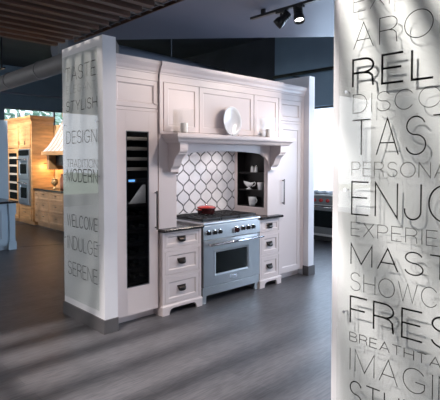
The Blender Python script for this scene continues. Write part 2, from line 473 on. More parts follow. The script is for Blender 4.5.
# wine column cabinet (left)
t = thing('wine_cabinet', (2.575, 4.15, 0), 'tall white cabinet with a narrow wine fridge door, left of the stove', 'cabinet')
x0, x1, f = 2.291, 2.812, 3.85
bm = B()
box(bm, x0, x0+.02, f+.022, 4.45, .085, 2.45); box(bm, x1-.02, x1, f+.022, 4.45, .085, 2.45)
box(bm, x0+.02, x1-.02, 4.43, 4.45, .085, 2.45); box(bm, x0+.02, x1-.02, f+.022, 4.43, .085, .12)
box(bm, x0+.02, x1-.02, f+.022, 4.43, 2.06, 2.45)
box(bm, x0, x1, f, f+.022, 2.385, 2.45); box(bm, x0, x1, f+.004, f+.022, 2.075, 2.105)
put('carcass', bm, CAB, t)
bm = B(); box(bm, x0+.02, x1-.02, f+.03, 4.43, .12, .13); box(bm, x0+.02, x0+.03, f+.03, 4.43, .13, 2.05)
box(bm, x1-.03, x1-.02, f+.03, 4.43, .13, 2.05); box(bm, x0+.03, x1-.03, 4.42, 4.43, .13, 2.05); box(bm, x0+.03, x1-.03, f+.03, 4.42, 2.04, 2.05)
put('liner', bm, BLACK, t)
bm = B(); molding(bm, x0, x1, f-.001, 4.46, CROWN, le=0, ri=0); put('crown', bm, CAB, t)
bm = B(); panel_door(bm, x0+.006, x1-.010, 2.108, 2.382, f, stile=.045, recess=.014, bevel=.012)
d = put('upper_door', bm, CAB, t)
bm = B(); box(bm, x1-.050, x1-.012, f-.016, f-.001, 2.150, 2.160, .002); put('finger_pull', bm, CAB, d)
# lower glass door
bm = B()
gx0, gx1, gz0, gz1 = 2.430, 2.694, .355, 1.876
dx0, dx1, dz0, dz1 = x0+.006, x1-.012, .088, 2.072
box(bm, dx0, gx0, f, f+.022, dz0, dz1, .002); box(bm, gx1, dx1, f, f+.022, dz0, dz1, .002)
box(bm, gx0, gx1, f, f+.022, dz0, gz0, .0); box(bm, gx0, gx1, f, f+.022, gz1, dz1, .0)
d = put('glass_door', bm, CAB, t)
bm = B(); e = .008
box(bm, gx0, gx0+e, f+.002, f+.02, gz0, gz1); box(bm, gx1-e, gx1, f+.002, f+.02, gz0, gz1); box(bm, gx0+e, gx1-e, f+.002, f+.02, gz0, gz0+e); box(bm, gx0+e, gx1-e, f+.002, f+.02, gz1-e, gz1)
put('door_trim', bm, DSTEEL, d)
boxobj('pane', DARKGL, d, gx0+e, gx1-e, f+.010, f+.014, gz0+e, gz1-e)
bar_handle(d, 2.765, f, .895, 1.285)
bm = B(); box(bm, x0+.01, x1-.005, 3.945, 4.43, 0, .085); put('toe_kick', bm, CAB, t)
# wine racks: pale fronted at the top, dark below
RZ = [1.79, 1.69, 1.59, 1.49, 1.13, 1.00, .87, .74, .61, .48, .36]
for i, z in enumerate(RZ):
    bm = B(); box(bm, x0+.034, x1-.034, f+.075, f+.095, z, z+.032, .003); box(bm, x0+.034, x1-.034, f+.095, 4.40, z+.006, z+.014, mi=1)
    o = put('rack', bm, [BEECH if i < 4 else BRONZE, BLACK], t)
bm = B(); box(bm, x0+.035, x1-.035, f+.07, f+.10, 1.372, 1.412, .003); o = put('control_strip', bm, BLACK, t)
boxobj('display', BLUELED, o, 2.50, 2.57, f+.066, f+.0705, 1.382, 1.402)

def wine_bottle(x, y, z, label, lean=0):
    b = thing('wine_bottle', (x, y, z), label, 'bottle', 'wine bottles behind the cabinet glass')
    M = Matrix.Translation((x, y, z)) @ Matrix.Rotation(PI/2, 4, 'X')
    bm = B(); lathe(bm, [(0, -.26), (.034, -.26), (.036, -.25), (.036, -.08), (.030, -.055), (.0145, -.03), (.0135, 0)], (0, 0, 0), 16, M=M)
    put('glass', bm, GBOT, b)
    bm = B(); lathe(bm, [(.0135, -.005), (.0152, 0), (.0155, .05), (.016, .055), (.016, .064), (0, .065)], (0, 0, 0), 14, M=M)
    put('capsule', bm, FOIL, b)
    return b
WB = wine_bottle(2.385, 4.05, RZ[4]+.0145+.0365, 'dark wine bottle lying neck forward on a rack behind the glass door', 0)
for i, z in enumerate(RZ[4:]):
    for j in range(4):
        if i == 0 and j in (0, 2, 3): continue
        dup(WB, (j*.110, 0, z-RZ[4]))

t = thing('price_card', (2.625, 4.0, RZ[4]+.0145), 'blank white card standing on a rack behind the wine door glass', 'card')
zc = RZ[4]+.0145
bm = B(); prism(bm, [(2.52, zc), (2.735, zc), (2.735, zc+.20), (2.70, zc+.20)], 3.972, 3.975, 'y'); prism(bm, [(3.975, zc), (4.02, zc), (4.02, zc+.003), (3.975, zc+.12)], 2.66, 2.663, 'x'); put('folded_card', bm, WHITE, t)
L = bpy.data.lights.new('fridge_fill', 'POINT'); L.energy = 2.2; L.shadow_soft_size = .02; L.color = (1, .95, .9)  # two added fill lamps lift the dark interior behind the glass
lo = bpy.data.objects.new('fridge_fill', L); C.objects.link(lo); lo.location = (2.55, 3.905, 1.99)
L = bpy.data.lights.new('fridge_fill', 'POINT'); L.energy = .7; L.shadow_soft_size = .02
lo = bpy.data.objects.new('fridge_fill', L); C.objects.link(lo); lo.location = (2.55, 3.91, 1.345)

# freezer column cabinet (right)
t = thing('pantry_cabinet', (5.0, 4.15, 0), 'tall white panelled cabinet with one long handle, right of the stove', 'cabinet')
x0, x1, f = 4.735, 5.280, 3.868
bm = B(); box(bm, x0, x1, f+.022, 4.45, .085, 2.45); box(bm, x0, x1, f, f+.022, 2.385, 2.45); box(bm, x0, x1, f+.004, f+.022, 2.075, 2.105)
box(bm, 5.225, x1, f, f+.022, .085, 2.385)
put('carcass', bm, CAB, t)
bm = B(); molding(bm, x0, x1-.0005, f-.001, 4.46, CROWN, le=0, ri=0); put('crown', bm, CAB, t)
bm = B(); panel_door(bm, x0+.012, 5.222, 2.108, 2.382, f, stile=.055, recess=.014, bevel=.012); put('upper_door', bm, CAB, t)
bm = B(); panel_door(bm, x0+.012, 5.222, .092, 2.072, f, stile=.075, recess=.008, bevel=.010); d = put('door', bm, CAB, t)
bar_handle(d, 4.815, f, 1.01, 1.345)
bm = B(); box(bm, x0+.01, x1-.01, 3.95, 4.43, 0, .085); put('toe_kick', bm, CAB, t)

# ------------------------------------------------------------------ base cabinets with three drawers
def cup_pull(parent, x, y, z, w=.105):
    bm = B(); n = 12; rings = []
    for i in range(n+1):
        a = PI*i/n; cx = -math.cos(a)*w/2; s = max(.02, math.sin(a))**.38
        rings.append([bm.verts.new((x+cx, y-.030*s*math.sin(b), z+.018-.044*(1-math.cos(b))*s)) for b in [PI*.5*k/5*2*.55 for k in range(6)]])
    for a, b in zip(rings, rings[1:]):
        for k in range(5): bm.faces.new((a[k], b[k], b[k+1], a[k+1])).smooth = True
    bmesh.ops.solidify(bm, geom=bm.faces[:], thickness=.003)
    box(bm, x-w/2-.004, x+w/2+.004, y-.004, y, z+.014, z+.028, .001)
    return put('cup_pull', bm, BRONZE, parent)

def base_cabinet(label, x0, x1, ret):
    t = thing('drawer_cabinet', ((x0+x1)/2, 4.1, 0), label, 'cabinet', 'white drawer cabinets flanking the stove')
    f = 3.815; bm = B()
    box(bm, x0, x1, f+.022, 4.44, .05, .855)
    st = .030
    box(bm, x0, x0+st, f, f+.022, .10, .855, .001); box(bm, x1-st, x1, f, f+.022, .10, .855, .001)
    for z0, z1 in ((.10, .115), (.379, .410), (.655, .692), (.838, .855)): box(bm, x0+st, x1-st, f, f+.022, z0, z1)
    put('carcass', bm, CAB, t)
    for z0, z1 in ((.694, .836), (.412, .653), (.117, .377)):
        bm = B(); panel_door(bm, x0+st+.003, x1-st-.003, z0, z1, f+.001, stile=.032 if z1-z0 < .2 else .045, recess=.009, bevel=.010, th=.020)
        d = put('drawer', bm, CAB, t)
        cup_pull(d, (x0+x1)/2-.01, f+.010, (z0+z1)/2+.006)
    # bracket foot plinth with an arched cut
    bm = B(); fx = .075
    pts = [(x0-.012, 0), (x0+fx, 0), (x0+fx+.004, .03), (x0+fx+.02, .055), (x0+fx+.05, .065), (x1-fx-.05, .065), (x1-fx-.02, .055), (x1-fx-.004, .03), (x1-fx, 0), (x1+.004, 0), (x1+.004, .085), (x0-.012, .085)]
    prism(bm, pts, f-.014, f+.008, 'y')
    molding(bm, x0, x1, f, f+.02, [(.012, .085), (.012, .090), (.006, .097), (.002, .102)])
    box(bm, x0-.012, x0+.008, f+.008, 4.44, 0, .085); box(bm, x1-.018, x1, f+.008, 4.44, 0, .085)
    put('plinth', bm, CAB, t)
    return t
base_cabinet('white three-drawer base cabinet between wine cabinet and stove', 2.830, 3.352, .1)
base_cabinet('white three-drawer base cabinet on the right side of the stove', 4.318, 4.715, .1)
def counter(label, x0, x1):
    bm = B(); molding(bm, x0+.008, x1-.008, 3.785, 4.44, [(0, .857), (.006, .859), (.010, .866), (.010, .880), (.006, .886), (0, .889)])
    tag(put('countertop', bm, STONE), label, 'countertop', 'dark stone countertops')
counter('dark stone countertop on the left drawer cabinet', 2.816, 3.360)
counter('dark stone countertop on the right drawer cabinet', 4.310, 4.728)

# ------------------------------------------------------------------ stove alcove: surround, backsplash, mantel, upper cabinet
t = thing('hood_surround', (3.775, 4.1, .89), 'white hearth style stove surround with arched mantel shelf and panelled upper cabinet', 'surround')
bm = B(); box(bm, 2.8135, 3.040, 3.85, 4.44, .8905, 1.8605, .001); put('pilaster', bm, CAB, t)
# right pilaster with the spice niche let into its inner side
bm = B(); nx, xw = 4.50, 4.7335; ny0, ny1, nz0, nz1 = 3.905, 4.385, .985, 1.715
box(bm, nx, xw, 3.85, ny0, .8905, 1.8605, .002); box(bm, nx, xw, ny1, 4.44, .8905, 1.8605, .002)
box(bm, nx, xw, ny0, ny1, .8905, nz0); box(bm, nx, xw, ny0, ny1, nz1, 1.8605); box(bm, 4.64, xw, ny0, ny1, nz0, nz1)
box(bm, nx-.006, nx, ny0-.03, ny0, nz0-.03, nz1+.02); box(bm, nx-.006, nx, ny1, ny1+.02, nz0-.03, nz1+.02); box(bm, nx-.006, nx, ny0, ny1, nz0-.03, nz0)
put('pilaster', bm, CAB, t)
bm = B(); e = .006
box(bm, 4.634, 4.6395, ny0+.0005, ny1-.0005, nz0+.0005, nz1-.0005); box(bm, nx+.004, 4.634, ny0+.0005, ny0+e, nz0+.0005, nz1-.0005); box(bm, nx+.004, 4.634, ny1-e, ny1-.0005, nz0+.0005, nz1-.0005)
box(bm, nx+.004, 4.634, ny0+e, ny1-e, nz0+.0005, nz0+e); box(bm, nx+.004, 4.634, ny0+e, ny1-e, nz1-e, nz1-.0005)
put('niche', bm, NICHE, t)
for z in (1.205, 1.432):
    boxobj('niche_shelf', NICHE, t, nx+.010, 4.634, ny0+e, ny1-e, z-.014, z)
bm = B(); box(bm, 3.041, 4.499, 3.849, 4.44, 1.735, 1.80); put('alcove_ceiling', bm, CAB, t)
# mantel shelf with mitred cove returns
bm = B()
molding(bm, 2.900, 4.650, 3.635, 3.86, [(0, 1.770), (.004, 1.776), (.012, 1.782), (.018, 1.795), (.034, 1.812), (.046, 1.818), (.046, 1.826), (.052, 1.828), (.052, 1.856), (.047, 1.860)])
put('mantel_shelf', bm, MANT, t)
# arched fascia
bm = B(); xs0, xs1 = 3.045, 4.505; top = 1.770
xs0, xs1 = 3.036, 4.504
def archz(x):
    d = min(x-xs0, xs1-x); R_ = .21
    z = 1.652 if d >= R_ else 1.450 + .202*math.sqrt(max(0, 1-((R_-d)/R_)**2))
    mid = (xs0+xs1)/2; return z + .043*max(0, 1-((x-mid)/((xs1-xs0)/2))**2)
N = 60; low = [((xs0+xs1)/2-(xs1-xs0)/2*math.cos(PI*i/N), archz((xs0+xs1)/2-(xs1-xs0)/2*math.cos(PI*i/N))) for i in range(N+1)]
fv = []
for y in (3.815, 3.848):
    lo = [bm.verts.new((x, y, z)) for x, z in low]; hi = [bm.verts.new((x, y, top)) for x, z in low]; fv.append((lo, hi))
for i in range(N):
    (a, b), (c, d) = fv
    bm.faces.new((a[i], a[i+1], b[i+1], b[i])); bm.faces.new((c[i+1], c[i], d[i], d[i+1])); bm.faces.new((a[i+1], a[i], c[i], c[i+1])); bm.faces.new((b[i], b[i+1], d[i+1], d[i]))
for i in (0, N): bm.faces.new((fv[0][0][i], fv[0][1][i], fv[1][1][i], fv[1][0][i]))
put('arched_fascia', bm, MANT, t)
# corbels
def corbel(x0, x1):
    prof = [(3.85, 1.77), (3.650, 1.77), (3.650, 1.715), (3.654, 1.690), (3.664, 1.672), (3.676, 1.664), (3.676, 1.655), (3.690, 1.650), (3.712, 1.635), (3.735, 1.605), (3.752, 1.570), (3.768, 1.535), (3.790, 1.512), (3.803, 1.508), (3.803, 1.496), (3.800, 1.470), (3.85, 1.470)]
    bm = B(); prism(bm, prof, x0, x1, 'x'); put('corbel', bm, MANT, t)
corbel(2.930, 3.030); corbel(4.510, 4.620)
# upper cabinet over the mantel
x0, x1, f = 2.8135, 4.7335, 3.828
bm = B(); box(bm, x0, x1, f+.022, 4.44, 1.861, 2.45)
box(bm, x0, x1, f, f+.022, 2.385, 2.45); box(bm, x0, x0+.04, f, f+.022, 1.861, 2.385); box(bm, x1-.04, x1, f, f+.022, 1.861, 2.385); box(bm, x0+.04, x1-.04, f, f+.022, 1.861, 1.885)
put('upper_carcass', bm, CAB, t)
for a, b in ((2.865, 3.335), (3.341, 4.215), (4.221, 4.685)):
    bm = B(); panel_door(bm, a, b, 1.888, 2.382, f, stile=.055, recess=.008, bevel=.010); put('door', bm, CAB, t)
bm = B(); molding(bm, x0, x1, f-.001, 4.46, CROWN, le=0, ri=0); put('crown', bm, CAB, t)

# arabesque tile backsplash (fixed to the back of the alcove)
bm = B(); bx0, bx1, bz0, bz1, by = 3.042, 4.498, .892, 1.734, 4.437
box(bm, bx0, bx1, by, by+.002, bz0, bz1, mi=0)
PW, PH, gr = .188, .121, .0078
def og(tt): return .5+.5*math.cos(PI*min(1, max(0, (abs(tt)-.04)/.92)))
r = -1
zc = bz0 - PH
while zc < bz1 + PH:
    c0 = bx0 - PW + (PW/2 if r % 2 else 0)
    while c0 < bx1 + PW:
        M_ = 24; right = []; left = []
        for i in range(M_+1):
            tt = -1+2*i/M_; w = PW/2*max(0, og(tt)) - gr
            hh = (PH-gr*1.1)*tt
            if w < .002: w = .0005
            right.append((c0+w, zc+hh)); left.append((c0-w, zc+hh))
        pts = right + left[::-1]
        xs = [p[0] for p in pts]; zs = [p[1] for p in pts]
        if min(xs) < bx1 and max(xs) > bx0 and min(zs) < bz1 and max(zs) > bz0:
            pts = [(min(max(p[0], bx0+.001), bx1-.001), min(max(p[1], bz0+.001), bz1-.001)) for p in pts]
            q = []
            for p in pts:
                if not q or (abs(p[0]-q[-1][0])+abs(p[1]-q[-1][1])) > 5e-4: q.append(p)
            if len(q) > 3 and (abs(q[0][0]-q[-1][0])+abs(q[0][1]-q[-1][1])) < 5e-4: q = q[:-1]
            area = abs(sum(q[i][0]*q[(i+1) % len(q)][1]-q[(i+1) % len(q)][0]*q[i][1] for i in range(len(q))))/2
            if len(q) >= 3 and area > 2e-4: prism(bm, q, by-.005, by-.0005, 'y', mi=1)
        c0 += PW
    zc += PH; r += 1
put('backsplash', bm, [GROUT, TILE], t)

# ------------------------------------------------------------------ stove
t = thing('stove', (3.84, 4.1, 0), 'stainless steel range cooker with black knobs and oven window, under the arched hood', 'stove')
x0, x1 = 3.372, 4.300
bm = B(); box(bm, x0+.004, x1-.004, 3.84, 4.40, .09, .875, .003); put('body', bm, STEEL, t)
for xa in (x0+.005, x1-.065):
    for ya in (3.825, 4.32):
        bm = B(); box(bm, xa, xa+.06, ya, ya+.06, 0, .0905, .003); lathe(bm, [(0, 0), (.034, 0), (.034, .012), (0, .012)], (xa+.03, ya+.03, 0), 14); put('leg', bm, STEEL, t)
bm = B(); box(bm, x0, x1, 3.812, 3.84, .088, .178, .003); put('kick_panel', bm, STEEL, t)
# oven door
wx0, wx1, wz0, wz1 = 3.555, 4.070, .315, .560
bm = B(); f = 3.800
rings = []
def ring(a0, a1, c0, c1, y): return [bm.verts.new(p) for p in ((a0, y, c0), (a1, y, c0), (a1, y, c1), (a0, y, c1))]
rs = [ring(x0+.002, x1-.002, .187, .705, 3.84), ring(x0+.002, x1-.002, .187, .705, f+.004), ring(x0+.006, x1-.006, .191, .701, f),
      ring(wx0-.028, wx1+.028, wz0-.026, wz1+.026, f), ring(wx0-.022, wx1+.022, wz0-.020, wz1+.020, f-.006), ring(wx0, wx1, wz0, wz1, f-.002), ring(wx0+.004, wx1-.004, wz0+.004, wz1-.004, f+.010)]
for a, b in zip(rs, rs[1:]):
    for i in range(4): bm.faces.new((a[i], a[(i+1) % 4], b[(i+1) % 4], b[i]))
bm.faces.new(rs[-1]); bm.faces.new(rs[0][::-1])
d = put('oven_door', bm, STEEL, t)
boxobj('oven_window', OVENGL, d, wx0+.003, wx1-.003, f+.004, f+.009, wz0+.003, wz1-.003)
bm = B(); tube(bm, [(x0+.045, 3.738, .662), (x1-.002, 3.738, .662)], .0135, 14)
for xx in (x0+.075, x1-.04): tube(bm, [(xx, 3.738, .662), (xx, 3.802, .662)], .010, 10)
put('handle', bm, CHROME, d)
bm = B(); box(bm, 3.775, 3.895, f-.005, f+.001, .225, .262, .002); put('badge', bm, CHROME, d)
# slanted control panel
bm = B(); prism(bm, [(3.798, .712), (3.84, .712), (3.84, .874), (3.812, .874), (3.806, .860)], x0, x1, 'x'); cp = put('control_panel', bm, STEEL, t)
for i, (xk, zk, s) in enumerate(((3.440, .790, 1), (3.532, .790, 1), (3.615, .790, 1), (3.885, .782, 1.35), (3.985, .790, 1), (4.078, .790, 1), (4.168, .790, 1))):
    M = Matrix.Translation((xk, 3.803, zk)) @ Matrix.Rotation(PI/2, 4, 'X')
    bm = B(); lathe(bm, [(0, -.002), (.031*s, -.002), (.031*s, .004), (.027*s, .007), (0, .007)], (0, 0, 0), 24, M=M, mi=1)
    lathe(bm, [(.0235*s, .006), (.0225*s, .010), (.020*s, .036), (.017*s, .039), (0, .039)], (0, 0, 0), 24, M=M)
    box(bm, -.0035, .0035, -.020*s, .020*s, .037, .046, .0015, M=M)
    put('knob', bm, [DRED if s > 1 else BLACK, CHROME], cp)
# cooktop
bm = B(); molding(bm, x0+.006, x1-.006, 3.802, 4.40, [(0, .875), (.004, .878), (.007, .888), (.005, .899), (0, .904)]); put('cooktop', bm, STEEL, t)
bm = B(); box(bm, x0+.02, x1-.02, 3.845, 4.375, .9035, .908); put('burner_tray', bm, DSTEEL, t)
for gi in range(3):
    gx = x0+.025 + gi*.2945; gw = .285
    for cyy in (3.985, 4.235):
        bm = B(); lathe(bm, [(0, .907), (.048, .907), (.046, .918), (.030, .922), (.030, .928), (0, .930)], (gx+gw/2, cyy, 0), 20); put('burner', bm, IRON, t)
    bm = B()
    for yy in (3.852, 4.105, 4.360): box(bm, gx, gx+gw, yy-.007, yy+.007, .922, .942, .002)
    for xx in (gx+.007, gx+gw/2, gx+gw-.007): box(bm, xx-.007, xx+.007, 3.845, 4.367, .922, .942, .002)
    for cyy in (3.985, 4.235):
        box(bm, gx, gx+gw, cyy-.006, cyy+.006, .924, .941, .002)
        for sx in (-1, 1): box(bm, gx+gw/2+sx*.07-.006, gx+gw/2+sx*.07+.006, cyy-.10, cyy+.10, .924, .941, .002)
    for xx in (gx+.012, gx+gw-.012):
        for yy in (3.86, 4.352): box(bm, xx-.006, xx+.006, yy-.006, yy+.006, .9075, .924)
    put('grate', bm, IRON, t)
bm = B(); box(bm, x0+.005, x1-.005, 4.378, 4.400, .904, .945, .003); put('back_guard', bm, STEEL, t)

# two fill lamps added in the alcove ceiling to brighten the tile
for xx in (3.45, 4.10):
    t = thing('hood_fill_light', (xx, 4.05, 1.70), 'added round fill lamp over the stove, the %s one of the pair' % ('left' if xx < 3.7 else 'right'), 'lamp', 'added fill lamps in the hood ceiling')
    bm = B(); lathe(bm, [(0, 1.722), (.034, 1.722), (.036, 1.720), (.042, 1.720), (.044, 1.7345), (0, 1.7345)], (xx, 4.05, 0), 22); put('housing', bm, CHROME, t)
    L = bpy.data.lights.new('hood_fill_beam', 'SPOT'); L.energy = 11; L.spot_size = math.radians(150); L.spot_blend = .8; L.shadow_soft_size = .03; L.color = (1, .93, .92)
    lo = bpy.data.objects.new('hood_fill_beam', L); C.objects.link(lo); lo.location = (xx, 4.05, 1.712); aim_at = Vector((xx, 4.30, 1.2)) - lo.location
    lo.rotation_euler = aim_at.to_track_quat('-Z', 'Y').to_euler()

# red cooking pot
px_, py_, pz_ = 3.735, 4.160, .9425
t = thing('cooking_pot', (px_, py_, pz_), 'round red enamelled lidded pot on the left back of the stove', 'pot')
bm = B(); lathe(bm, [(0, .001), (.086, .001), (.098, .008), (.104, .030), (.106, .074), (.108, .078), (.100, .078), (.098, .02), (0, .012)], (px_, py_, pz_), 36); put('pot_body', bm, DRED, t)
for s in (-1, 1):
    bm = B(); tube(bm, [(px_+s*.100, py_-.032, pz_+.062), (px_+s*.124, py_-.028, pz_+.064), (px_+s*.131, py_, pz_+.065), (px_+s*.124, py_+.028, pz_+.064), (px_+s*.100, py_+.032, pz_+.062)], .007, 10); put('handle', bm, RED, t)
bm = B(); lathe(bm, [(.0, .0785), (.109, .0785), (.111, .085), (.106, .092), (.080, .103), (.04, .109), (0, .110)], (px_, py_, pz_), 36); l = put('lid', bm, RED, t)
bm = B(); lathe(bm, [(.008, .108), (.008, .116), (.019, .121), (.019, .128), (0, .131)], (px_, py_, pz_), 18); put('lid_knob', bm, CHROME, l)

# ------------------------------------------------------------------ crockery in the spice niche
def cup_thing(name, x, y, z, label, cat, prof, handle=None, group='white crockery in the black niche'):
    c = thing(name, (x, y, z), label, cat, group)
    bm = B(); lathe(bm, prof, (x, y, z), 24); put('bowl', bm, WHITE, c)
    if handle:
        pts, r = handle; bm = B(); tube(bm, [(x+p[0], y+p[1], z+p[2]) for p in pts], r, 8); put('handle', bm, WHITE, c)
    return c
NX = 4.558
mug = [(0, .001), (.036, .001), (.040, .006), (.052, .085), (.055, .115), (.052, .115), (.047, .08), (.037, .012), (0, .010)]
cup_thing('mug', NX, 4.165, nz0+.006, 'white handled mug at the bottom of the black niche', 'cup', mug,
          ([(0, -.046, .095), (0, -.072, .096), (0, -.084, .075), (0, -.074, .048), (0, -.046, .034)], .006))
cup = [(0, .001), (.030, .001), (.034, .006), (.042, .080), (.045, .098), (.042, .098), (.038, .07), (.030, .01), (0, .008)]
cup_thing('tumbler', NX, 4.020, 1.205, 'white tapered tumbler on the middle shelf of the black niche', 'cup', cup)
# gravy boat
c = thing('gravy_boat', (NX, 4.225, 1.205), 'white footed gravy boat on the middle niche shelf', 'gravy boat', 'white crockery in the black niche')
bm = B(); seg = 28; prof = [(0, .034), (.018, .030), (.034, .045), (.046, .064), (.052, .084), (.049, .084), (.040, .062), (.02, .046), (0, .042)]
vs = lathe(bm, prof, (NX, 4.225, 1.205), seg, sx=.75, sy=1.45)
for v in vs:
    dy = v.co.y-4.225; k = max(0, (v.co.z-1.205-.05)/.034)
    v.co.z += (.32*abs(dy)*k if dy > 0 else .15*abs(dy)*k); v.co.y += .25*dy*k if dy > 0 else 0
put('bowl', bm, WHITE, c)
bm = B(); lathe(bm, [(0, .001), (.036, .001), (.034, .008), (.016, .018), (.014, .036), (0, .036)], (NX, 4.225, 1.205), 20); put('foot', bm, WHITE, c)
bm = B(); tube(bm, [(NX, 4.155, 1.285), (NX, 4.125, 1.305), (NX, 4.108, 1.292), (NX, 4.118, 1.262), (NX, 4.165, 1.246)], .006, 8); put('handle', bm, WHITE, c)
shk = [(0, .001), (.024, .001), (.026, .006), (.022, .045), (.019, .068), (.013, .078), (0, .081)]
for yy, lb in ((4.165, 'white salt shaker on the top niche shelf, the one farther from the viewer'), (4.098, 'white pepper shaker on the top niche shelf, the one nearer the viewer')):
    c = thing('shaker', (NX, yy, 1.432), lb, 'shaker', 'white shakers on the top niche shelf')
    bm = B(); lathe(bm, shk, (NX, yy, 1.432), 20); put('shaker_body', bm, WHITE, c)
    bm = B(); lathe(bm, [(.0135, .0775), (.014, .084), (.009, .090), (0, .092)], (NX, yy, 1.432), 16); put('cap', bm, CHROME, c)

# ------------------------------------------------------------------ things on the mantel
MZ = 1.860
t = thing('platter', (3.79, 3.74, MZ), 'oval white platter leaning upright on the mantel shelf', 'platter')
tilt = math.radians(3)
M = Matrix.Translation((3.785, 3.778, MZ+.004)) @ Matrix.Rotation(-tilt, 4, 'X') @ Matrix.Translation((0, 0, .170)) @ Matrix.Rotation(PI/2, 4, 'X')
bm = B(); lathe(bm, [(0, .004), (.085, .004), (.095, .006), (.105, .012), (.138, .022), (.140, .025), (.136, .026), (.104, .017), (.092, .010), (0, .008)], (0, 0, 0), 48, sx=1.04, sy=1.20, M=M @ Matrix.Translation((0, 0, 0)))
put('dish', bm, WHITE, t)
bm = B()
for s in (-1, 1):
    tube(bm, [(3.785+s*.05, 3.715, MZ+.020), (3.785+s*.05, 3.718, MZ+.006), (3.785+s*.05, 3.740, MZ+.005), (3.785+s*.05, 3.795, MZ+.005), (3.785+s*.03, 3.782, MZ+.14)], .0035, 8)
tube(bm, [(3.735, 3.795, MZ+.005), (3.835, 3.795, MZ+.005)], .0035, 8)
put('easel', bm, BRONZE, t)
CLEARG = glass_mat('clear hurricane glass', (.985, .99, .99), 1.22)
def hurricane(x, label):
    t = thing('hurricane_vase', (x, 3.715, MZ), label, 'candle holder', 'clear glass candle holders on the mantel')
    w, h, e = .085, .25, .004; y = 3.715; bm = B()
    box(bm, x-w, x+w, y-w*.9, y-w*.9+e, MZ+.010, MZ+h); box(bm, x-w, x+w, y+w*.9-e, y+w*.9, MZ+.010, MZ+h)
    box(bm, x-w, x-w+e, y-w*.9+e, y+w*.9-e, MZ+.010, MZ+h); box(bm, x+w-e, x+w, y-w*.9+e, y+w*.9-e, MZ+.010, MZ+h)
    box(bm, x-w, x+w, y-w*.9, y+w*.9, MZ+.001, MZ+.010)
    put('glass', bm, CLEARG, t)
    bm = B(); lathe(bm, [(0, .011), (.036, .011), (.038, .02), (.038, .105), (.034, .112), (.012, .108), (0, .108)], (x, y, MZ), 22); put('candle', bm, WAX, t)
    bm = B(); tube(bm, [(x, y, MZ+.106), (x+.002, y, MZ+.122)], .0015, 6); put('wick', bm, BLACK, t)
hurricane(3.035, 'square clear glass candle holder at the left end of the mantel')
hurricane(4.36, 'square clear glass candle holder on the mantel, right of the platter')

# ------------------------------------------------------------------ wood slat canopy at upper left
t = thing('slat_canopy', (-.3, 2.1, 2.76), 'dark wood slat canopy hung overhead at upper left', 'ceiling canopy')
bm = B(); y = 4.66; ends = []
while y > -1.2:
    box(bm, -4.2, 2.125, y-.030, y+.030, 2.765, 2.820, .002); ends.append(y); y -= .168
put('slats', bm, SLATW, t)
for y in ends: boxobj('rod', DUCT, t, 2.06, 2.36, y-.006, y+.006, 2.866, 2.878)
boxobj('dark_gap_sheet', BLACK, t, 2.13, 2.358, -1.3, 4.75, 2.890, 2.905)  # black sheet standing in for the dark gap past the slat ends
bm = B(); box(bm, 2.36, 2.372, -1.3, 4.75, 2.855, 2.885); put('edge_trim', bm, SLATW, t)
bm = B()
for xx in (-3.5, -1.5, .5, 1.9): box(bm, xx-.02, xx+.02, -1.2, 4.70, 2.8205, 2.870)
for xx in (-3.5, .5, 1.9):
    for yy in (-.8, 2.0, 4.5): tube(bm, [(xx, yy, 2.86), (xx, yy, 4.51)], .006, 6)
put('hangers', bm, BLACK, t)

# ------------------------------------------------------------------ track lights
def aim(o, target):
    d = Vector(target) - o.location; o.rotation_euler = d.to_track_quat('-Z', 'Y').to_euler()
def lamp_head(name, loc, target, label, drop, energy, angle, col, lit=LENS, size=.04, group='black spotlights on ceiling tracks', blend=.7, r=.048):
    t = thing(name, loc, label, 'spotlight', group)
    d = (Vector(target)-Vector(loc)).normalized(); p = Vector(loc); q = d.to_track_quat('Z', 'Y').to_matrix().to_4x4()
    M = Matrix.Translation(p) @ q
    bm = B(); lathe(bm, [(0, -.10), (r*.7, -.10), (r*.75, -.09), (r*.75, -.02), (r*.98, 0), (r, .05), (r*.93, .05), (r*.90, .01), (0, .01)], (0, 0, 0), 22, M=M)
    for k in range(4): lathe(bm, [(r*.75, -.085+.018*k), (r*.86, -.085+.018*k), (r*.86, -.078+.018*k), (r*.75, -.078+.018*k)], (0, 0, 0), 22, M=M)
    put('lamp_head', bm, BLACK, t)
    bm = B(); lathe(bm, [(0, .018), (r*.88, .018), (r*.88, .022), (0, .024)], (0, 0, 0), 22, M=M); put('lens', bm, lit, t)
    bm = B(); tube(bm, [p-d*.05, (p.x, p.y, p.z+drop*.6), (p.x, p.y, p.z+drop)], .009, 8); box(bm, p.x-.018, p.x+.018, p.y-.05, p.y+.05, p.z+drop-.02, p.z+drop, .003)
    put('stem', bm, BLACK, t)
    L = bpy.data.lights.new('spot_beam', 'SPOT'); L.energy = energy; L.spot_size = math.radians(angle); L.spot_blend = blend
    L.color = col; L.shadow_soft_size = size
    lo = bpy.data.objects.new('spot_beam', L); C.objects.link(lo); lo.location = p + d*.06; aim(lo, target)
    return t
def track(x, y0, y1, z, label, ztop):
    bm = B(); box(bm, x-.018, x+.018, y0, y1, z-.022, z)
    for y in (y0+.15, y1-.15): box(bm, x-.012, x+.012, y-.02, y+.02, z, ztop+.002)
    tag(put('light_track', bm, BLACK), label, 'light track', 'black lighting tracks')
WARM = (1, .86, .77)
track(3.33, .2, 3.06, 2.955, 'black lighting track under the grey soffit above the stove aisle', 3.0)
lamp_head('track_spotlight', (3.33, 2.70, 2.845), (2.6, 3.83, 1.6), 'black track spotlight, left one of the two in view', .09, 40, 75, WARM)
lamp_head('track_spotlight', (3.33, 2.50, 2.845), (3.0, 2.0, 1.2), 'brightly lit black track spotlight, right one of the two in view', .09, 25, 80, WARM)
